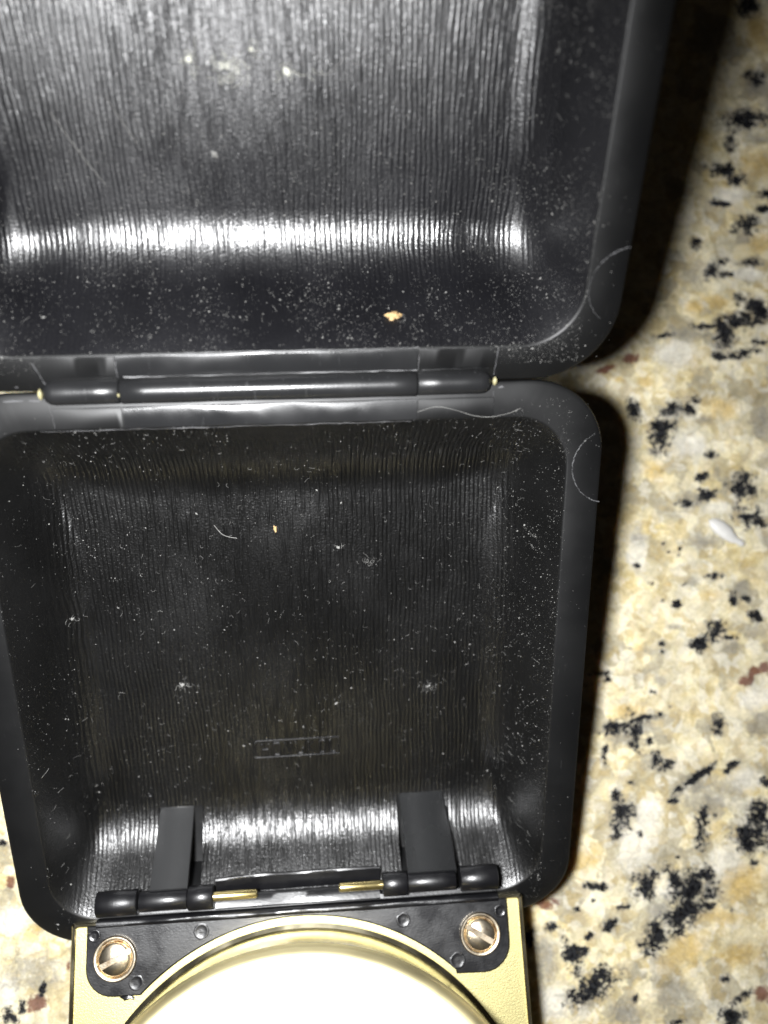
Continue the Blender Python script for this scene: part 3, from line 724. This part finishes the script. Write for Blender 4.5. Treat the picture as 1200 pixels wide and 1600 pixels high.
for x, y, r in ((-2.563, -0.153, 0.075), (-1.25, -0.187, 0.095), (-2.044, -0.715, 0.09), (1.291, -0.217, 0.09), (1.955, -0.73, 0.10), (2.545, -0.192, 0.075)):
    mb = MB()
    mb.lathe([(r, 0.055), (r, 0.0705), (r * 0.86, 0.074), (r * 0.74, 0.071), (r * 0.55, 0.066), (r * 0.25, 0.0663), (0.004, 0.067)], (x, y), 20, cap0=False)
    mb.v = [(a + R.uniform(-.004, .004), b + R.uniform(-.004, .004), c) for a, b, c in mb.v]
    mb.build('dimple', M['bracket'], br, sharp=70)
mb = MB()
mb.tube([(-2.24, -0.86, 0.03), (-2.18, -0.885, 0.03), (-2.12, -0.875, 0.035), (-2.07, -0.90, 0.03)], [0.012, 0.03, 0.024, 0.016], 6)
mb.build('moulding_flash', M['gloss'], br)

# knuckles of the clock hinge, straps and brass pins
KY, KZ = -6.42, 0.10
def knuckle(name, parent, x0, x1, r, mat, m=None, flat=True):
    mb = MB()
    n = 26
    rings = []
    for x, q in ((x0, 0.9), (x0 + 0.012, 1.0), (x1 - 0.012, 1.0), (x1, 0.9)):
        ring = []
        for i in range(n):
            t = 2 * math.pi * i / n
            k = q * (1 + 0.010 * math.sin(3 * t + 8 * x0))
            ring.append((x, KY + r * k * math.cos(t), KZ + r * k * math.sin(t)))
        rings.append(ring)
    mb.loft(rings)
    return mb.build(name, mat, parent, m, sharp=60)
MTinC = MC.inverted() @ MT
for x0, x1, r in ((-2.535, -2.035, 0.152), (-1.415, -1.10, 0.145), (1.03, 1.342, 0.145), (2.02, 2.505, 0.152)):
    knuckle('hinge_knuckle', br, x0, x1, r, M['bracket'], MTinC)
for x0, x1, sx0, sx1, kx0, kx1, lb in ((-1.875, -1.435, -1.885, -1.42, -2.015, -1.42, 'left strap, coloured paler for its brighter reflection, set deeper in its slot'), (1.345, 1.945, 1.36, 1.985, 1.347, 1.965, 'right strap, darker and wider than the left one')):
    mb = MB()
    left = x0 < 0
    path = [(-5.86, -1.075), (-5.90, -1.06), (-5.95, -1.0), (-6.02, -0.82), (-6.09, -0.62), (-6.19, -0.34), (-6.27, -0.10), (-6.32, 0.06)] if left else \
           [(-5.87, -1.06), (-5.895, -1.03), (-5.94, -0.93), (-6.01, -0.76), (-6.09, -0.55), (-6.19, -0.29), (-6.27, -0.07), (-6.32, 0.07)]
    rings = []
    for k, (y, z) in enumerate(path):
        a, b = path[max(k - 1, 0)], path[min(k + 1, len(path) - 1)]
        t = Vector((b[0] - a[0], b[1] - a[1])).normalized()
        nx = Vector((t.y, -t.x))                     # towards the tray's inside
        if nx.y < 0:
            nx = -nx
        u = k / (len(path) - 1)
        xa, xb = x0 + (sx0 - x0) * u, x1 + (sx1 - x1) * u
        h = 0.05
        sec = [(-h, xa), (h - 0.01, xa), (h, xa + 0.012), (h, xb - 0.012), (h - 0.01, xb), (-h, xb)]
        rings.append([(x, y + nx.x * q, z + nx.y * q) for q, x in sec])
    mb.loft(rings)
    st = mb.build('hinge_strap', M['strap_lit' if left else 'strap'], root, MT, sharp=50)
    tag(st, lb)
    knuckle('strap_knuckle', st, kx0, kx1, 0.122, M['bracket'])
for x0, x1 in ((-1.12, -0.556), (0.472, 1.05)):
    mb = MB()
    rings = [[(x, KY + q * math.cos(2 * math.pi * i / 16), KZ + q * math.sin(2 * math.pi * i / 16)) for i in range(16)] for x, q in ((x0, 0.04), (x0 + 0.02, 0.056), (x1 - 0.02, 0.056), (x1, 0.042))]
    mb.loft(rings)
    mb.build('hinge_pin', M['pin'], root, MT)

# slotted screws
def screw(x, y, ang, r=0.255):
    base = MC @ Matrix.Translation((x * S, y * S, 0.062 * S)) @ Matrix.Rotation(math.radians(ang), 4, 'Z')
    mb = MB()
    mb.lathe([(r, 0.0), (r + 0.004, 0.03), (r - 0.012, 0.058), (r - 0.035, 0.060), (r - 0.052, 0.044), (r - 0.056, 0.0)], n=48, cap0=False, cap1=False)
    mb.lathe([(r - 0.05, 0.004), (0.01, 0.004)], n=48, cap0=False)
    o = mb.build('screw', M['screw'], root, base, sharp=50)
    hr = r - 0.060
    for sgn in (-1, 1):
        mb = MB()
        n, mrow = 9, 14
        g = 0.034
        rows = []
        for i in range(n + 1):
            xx = g + (hr - 0.004 - g) * (1 - math.cos(math.pi / 2 * i / n))if False else g + (hr - 0.002 - g) * i / n
            half = math.sqrt(max(hr * hr - xx * xx, 1e-6))
            row = []
            for j in range(mrow + 1):
                yy = half * math.sin(math.pi / 2 * (2 * j / mrow - 1))
                rr2 = (xx * xx + yy * yy) / (hr * hr)
                zz = 0.062 + 0.05 * (1 - rr2) - 0.03 * max(0.0, rr2 - 0.86) / 0.14
                row.append((sgn * xx, yy, zz))
            rows.append(row)
        w = mrow + 1
        vs = [p for r_ in rows for p in r_]
        fs = [(i * w + j, i * w + j + 1, (i + 1) * w + j + 1, (i + 1) * w + j) for i in range(n) for j in range(mrow)]
        k0 = len(vs)
        vs += [(p[0], p[1], 0.0) for p in rows[0]]
        fs += [(j, k0 + j, k0 + j + 1, j + 1) for j in range(mrow)]
        rim_top = [rows[i][mrow] for i in range(n + 1)] + [rows[n][j] for j in range(mrow - 1, -1, -1)] + [rows[i][0] for i in range(n - 1, -1, -1)]
        idx = [i * w + mrow for i in range(n + 1)] + [n * w + j for j in range(mrow - 1, -1, -1)] + [i * w for i in range(n - 1, -1, -1)]
        k1 = len(vs)
        vs += [(p[0], p[1], 0.0) for p in rim_top]
        fs += [(idx[i], idx[i + 1], k1 + i + 1, k1 + i) for i in range(len(idx) - 1)]
        mb.add(vs, fs)
        mb.build('screw_head_half', M['screw'], o, sharp=45)
    mb = MB()
    mb.prism(box_pts(-0.034, 0.034, -hr + 0.005, hr - 0.005), 0.0, 0.036)
    mb.build('slot_floor', M['screw'], o)
    return o
tag(screw(-2.30, -0.424, 90 + 26, 0.262), 'left screw, browned, its slot rising to the right')
tag(screw(2.262, -0.44, 90 - 33, 0.258), 'right screw, brighter, its slot falling to the right')

# ---------------------------------------------------------------- dust with painted grain sparkle, lint and crumbs
from mathutils.bvhtree import BVHTree
def bvh(o):
    me = o.data
    return BVHTree.FromPolygons([v.co / S for v in me.vertices], [tuple(p.vertices) for p in me.polygons])
TREE = {1: bvh(lid), -1: bvh(tray)}
DOWN = Vector((0, 0, -1))
def surf(x, y, s):
    """height of a half's upper side at (x, y)"""
    out = []
    for a, b_ in zip(np.atleast_1d(np.asarray(x, float)), np.atleast_1d(np.asarray(y, float))):
        h = TREE[s].ray_cast(Vector((a, b_, 2.0)), DOWN)[0]
        out.append(h.z if h is not None else 0.0)
    return np.array(out)

def dust(name, fr, s, count, fibres, seed, density, label, ymax):
    rg = np.random.RandomState(seed)
    mb = MB()
    px = rg.uniform(-3.45, 3.45, count * 8)
    py = s * rg.uniform(0.2, ymax, count * 8)
    cl = np.array([max(0.12, 0.72 + 1.1 * noise.noise((a * 1.1 + seed, q * 1.1, 0.3)) + 0.9 * noise.noise((a * 4 + seed, q * 4, 2.3))) for a, q in zip(px, py)])
    keep = rg.rand(len(px)) < density(px, py) * cl
    px, py = px[keep][:count], py[keep][:count]
    pz = surf(px, py, s)
    OCT = [(1, 0, 0), (-1, 0, 0), (0, 1, 0), (0, -1, 0), (0, 0, 1)]
    OF = [(0, 2, 4), (2, 1, 4), (1, 3, 4), (3, 0, 4)]
    for x, y, z in zip(px, py, pz):  # real dust plus pale specks put in for the sparkle of the grain
        r = 0.0017 * math.exp(rg.normal(0, 0.6))
        t = rg.uniform(0, 6.28)
        e = rg.uniform(0.6, 2.0)
        c, q = math.cos(t), math.sin(t)
        vs = []
        for a, b, h in OCT:
            a, b = a * r * e, b * r
            vs.append((x + a * c - b * q, y + a * q + b * c, z + h * r * rg.uniform(0.7, 1.3) + 0.0025))
        mb.add(vs, OF)
    for _ in range(fibres):
        while True:
            x, y = rg.uniform(-3.0, 3.0), s * rg.uniform(0.5, ymax - 0.3)
            if rg.rand() < density(np.array([x]), np.array([y]))[0] * 1.4 + 0.12:
                break
        L_ = rg.uniform(0.02, 0.085)
        t, bend = rg.uniform(0, 6.28), rg.normal(0, 60)
        pts = []
        n = 6
        xs_, ys_ = [x], [y]
        for k in range(n):
            t += bend * L_ / n * 0.6 + rg.normal(0, 0.35)
            x, y = x + math.cos(t) * L_ / n, y + math.sin(t) * L_ / n
            xs_.append(x); ys_.append(y)
        zs_ = surf(xs_, ys_, s)
        mb.tube([(a, b, c + 0.006 + 0.004 * math.sin(k)) for k, (a, b, c) in enumerate(zip(xs_, ys_, zs_))], rg.uniform(0.0008, 0.0014), 3)
    o = mb.build(name, M['dust'], None, frame(fr), smooth=False)
    tag(o, label, 'dust', kind='stuff')
def dens_tray(x, y):
    e = 3.1 - np.abs(x)
    side = np.where(x > 0, np.exp(-np.maximum(e, 0) / 0.35), 0.25 * np.exp(-np.maximum(e, 0) / 0.25))
    top = 0.25 * np.exp(-(np.abs(y) - 0.5) / 0.7)
    rim = np.abs(x) > 3.12
    return np.where(rim, 0.035, 0.17 + side + top * (x > 1))
def dens_lid(x, y):
    e = 3.1 - np.abs(x)
    side = np.exp(-np.maximum(e, 0) / 0.9)
    low = 0.5 * np.exp(-np.abs(y - 0.8) / 0.5)
    rim = np.abs(x) > 3.12
    return np.where(rim, 0.035, 0.25 + 0.8 * side * (x > 0) + low)
dust('dust', F_TRAY, -1, 9500, 330, 11, dens_tray, 'pale dust specks, some standing in for grain sparkle, and curled fibres scattered over the lower tray', 6.9)
dust('dust', F_LID, 1, 26000, 240, 12, dens_lid, 'pale dust specks, many standing in for grain sparkle, thick over the lid beneath its upper light', 5.0)

def lump(name, fr, p, size, mat, label, cat, seed, rot=0.0, group=None, jag=0.35):
    rg = random.Random(seed)
    mb = MB()
    n, m_ = 12, 7
    rings = []
    for k in range(m_):
        t = math.pi * (k + 0.35) / (m_ - 0.3)
        rings.append([(math.sin(t) * math.cos(2 * math.pi * i / n), math.sin(t) * math.sin(2 * math.pi * i / n), -math.cos(t)) for i in range(n)])
    mb.loft(rings)
    c, q = math.cos(rot), math.sin(rot)
    out = []
    for x, y, z in mb.v:
        k = 1 + jag * noise.noise((x * 1.6 + seed, y * 1.6, z * 1.6)) * 1.4 + rg.uniform(-.06, .06) * jag
        x, y, z = x * size[0] * k, y * size[1] * k, z * size[2] * k
        out.append((x * c - y * q, x * q + y * c, z))
    mb.v = out
    o = mb.build(name, mat, None, frame(fr) @ Matrix.Translation(Vector(p) * S), sharp=32)
    tag(o, label, cat, group)
    return o
WORLD = [[1, 0, 0], [0, 1, 0], [0, 0, 1], [0, 0, 0]]
def on(x, y, s, lift):
    return (x, y, float(surf(x, y, s)[0]) + lift)
lump('crumb', F_LID, on(1.22, 0.62, 1, 0.04), (0.085, 0.042, 0.03), M['crumb'], 'tan flaky crumb lying in the lid just above the hinge', 'crumb', 3, 0.1, jag=0.7)
lump('crumb', F_TRAY, on(-0.137, -1.929, -1, 0.015), (0.018, 0.038, 0.015), M['crumb'], 'tiny tan crumb on the floor of the lower tray', 'crumb', 9, 0.2, jag=0.9)
lump('bead', F_TRAY, on(-1.985, -5.661, -1, 0.03), (0.036, 0.033, 0.033), M['rim'], 'tiny round grey bead above the left strap', 'bead', 5, jag=0.1)
# the white grain on the counter: two fused lobes
def grain_crumb():
    mb = MB()
    path = [(-0.27, 0.19, .02), (-0.22, 0.16, .085), (-0.12, 0.09, .125), (0.0, 0.0, .125), (0.09, -0.075, .085), (0.15, -0.115, .055), (0.2, -0.14, .058), (0.245, -0.165, .04), (0.265, -0.175, .012)]
    mb.tube([(x, y, 0.06) for x, y, r in path], [r for x, y, r in path], 12, flat=0.5)
    mb.v = [(x + 0.012 * noise.noise((x * 9, y * 9, z * 9)), y + 0.012 * noise.noise((x * 9 + 5, y * 9, z * 9)), z * (1 + 0.12 * noise.noise((x * 7, y * 7, 3)))) for x, y, z in mb.v]
    o = mb.build('crumb', M['grain_white'], None, Matrix.Translation((6.09 * S, 0.65 * S, 0)), sharp=60)
    tag(o, 'white elongated crumb lying on the granite right of the case', 'crumb')
grain_crumb()
#lump('crumb', WORLD, (6.62, -5.75, 0.03), (0.16, 0.33, 0.05), M['grain_white'], 'white flake on the granite at the lower right', 'crumb', 8, 0.3, jag=0.6)

def tuft(fr, s, x, y, size, n, seed, label, core=0.0, group=None, mat='lint'):
    rg = random.Random(seed)
    mb = MB()
    for _ in range(n):
        t = rg.uniform(0, 6.28)
        p = Vector((rg.gauss(0, size * 0.55), rg.gauss(0, size * 0.34), 0))
        pts = []
        bend = rg.gauss(0, 1.0)
        ln = size * rg.uniform(0.25, 0.8)
        for k in range(7):
            xx, yy = x + p.x, y + p.y
            pts.append((xx, yy, 0.012 + 0.02 * rg.random()))
            t += bend * 0.3 + rg.gauss(0, 0.3)
            p = p + Vector((math.cos(t), math.sin(t), 0)) * ln / 6
        zz = surf([q[0] for q in pts], [q[1] for q in pts], s)
        mb.tube([(a, b, c + float(z)) for (a, b, c), z in zip(pts, zz)], 0.0014, 3)
    for _ in range(int(core * 40)):
        q = (x + rg.gauss(0, size * 0.12), y + rg.gauss(0, size * 0.10))
        z = float(surf(*q, s)[0]) + 0.012
        r = rg.uniform(0.006, 0.016)
        mb.add([(q[0] + r, q[1], z), (q[0] - r, q[1] + r * .3, z), (q[0], q[1] + r, z), (q[0] - r * .2, q[1] - r, z + .006), (q[0], q[1], z + r)], [(0, 2, 4), (2, 1, 4), (1, 3, 4), (3, 0, 4)])
    o = mb.build('lint', M[mat], None, frame(fr), smooth=False)
    tag(o, label, 'lint', group)
LG = 'bits of lint inside the open case'
tuft(F_LID, 1, -0.647, 2.868, 0.09, 16, 1, 'bright compact white lint speck left of the widest tuft in the lid', 0.9, LG)
tuft(F_LID, 1, -0.33, 2.81, 0.22, 46, 2, 'widest loose tuft of pale lint near the top of the lid', 0.25, LG)
tuft(F_LID, 1, -0.07, 2.95, 0.07, 7, 3, 'small faint lint speck between two brighter ones in the lid', 0.4, LG)
tuft(F_LID, 1, 0.24, 2.77, 0.11, 18, 4, 'star shaped white lint speck rightmost in the lid', 0.9, LG)
tuft(F_LID, 1, 0.47, 2.79, 0.09, 4, 5, 'thin lint wisp just right of the star shaped speck', 0.0, LG)
tuft(F_TRAY, -1, -1.423, -4.01, 0.10, 24, 6, 'grey lint patch on the tray floor above the left strap', 0.5, LG, 'dust')
tuft(F_TRAY, -1, 1.737, -4.22, 0.11, 18, 7, 'slanting grey lint patch on the tray floor above the right strap', 0.1, LG, 'dust')
tuft(F_TRAY, -1, 0.98, -2.39, 0.16, 14, 8, 'loose lint curls right of centre on the tray floor', 0.0, LG, 'dust')
tuft(F_TRAY, -1, 0.62, -2.2, 0.08, 9, 9, 'small lint clump nearest the middle of the tray floor', 0.3, LG, 'dust')
tuft(F_TRAY, -1, -2.62, -2.95, 0.09, 8, 10, 'lint clump near the left wall of the lower tray', 0.2, LG, 'dust')
#tuft(F_LID, 1, 2.45, 0.95, 0.3, 30, 14, 'dusty lint gathered in the lower right corner of the lid', 0.2, LG)

def hair(fr, s, pts, r, label, mat='lint', lift=0.02):
    # smooth curve through the given points
    P = [Vector((x, y)) for x, y in pts]
    out = []
    for k in range(len(P) - 1):
        p0, p1, p2, p3 = P[max(k - 1, 0)], P[k], P[k + 1], P[min(k + 2, len(P) - 1)]
        for j in range(8):
            t = j / 8
            out.append(0.5 * ((2 * p1) + (p2 - p0) * t + (2 * p0 - 5 * p1 + 4 * p2 - p3) * t * t + (3 * p1 - p0 - 3 * p2 + p3) * t ** 3))
    out.append(P[-1])
    z = surf([q.x for q in out], [q.y for q in out], s)
    mb = MB()
    mb.tube([(q.x, q.y, float(h) + lift) for q, h in zip(out, z)], r, 5)
    o = mb.build('fibre', M[mat], None, frame(fr))
    tag(o, label, 'fibre', 'long fibres lying in the case')
hair(F_TRAY, -1, [(1.46, -0.30), (1.66, -0.25), (1.86, -0.29), (2.04, -0.35), (2.22, -0.375), (2.42, -0.345), (2.56, -0.29)], 0.0022, 'curved pale hair on the rim right of the hinge', 'dust', 0.022)
hair(F_LID, 1, [(-1.98, 2.42), (-1.75, 2.02), (-1.58, 1.76)], 0.0028, 'straight pale hair slanting down in the left of the lid', 'dust')
hair(F_LID, 1, [(-1.45, 2.55), (-1.30, 2.28), (-1.22, 2.15)], 0.0024, 'short faint hair right of the long one in the lid', 'dust')
hair(F_TRAY, -1, [(-0.86, -1.85), (-0.76, -1.98), (-0.60, -2.03)], 0.0034, 'short bent hair left of the tan speck in the lower tray', 'dust', 0.012)
hair(F_LID, 1, [(0.47, 2.80), (0.60, 2.74), (0.72, 2.82), (0.80, 2.9)], 0.0032, 'thin curved hair right of the lint row in the lid', 'dust')
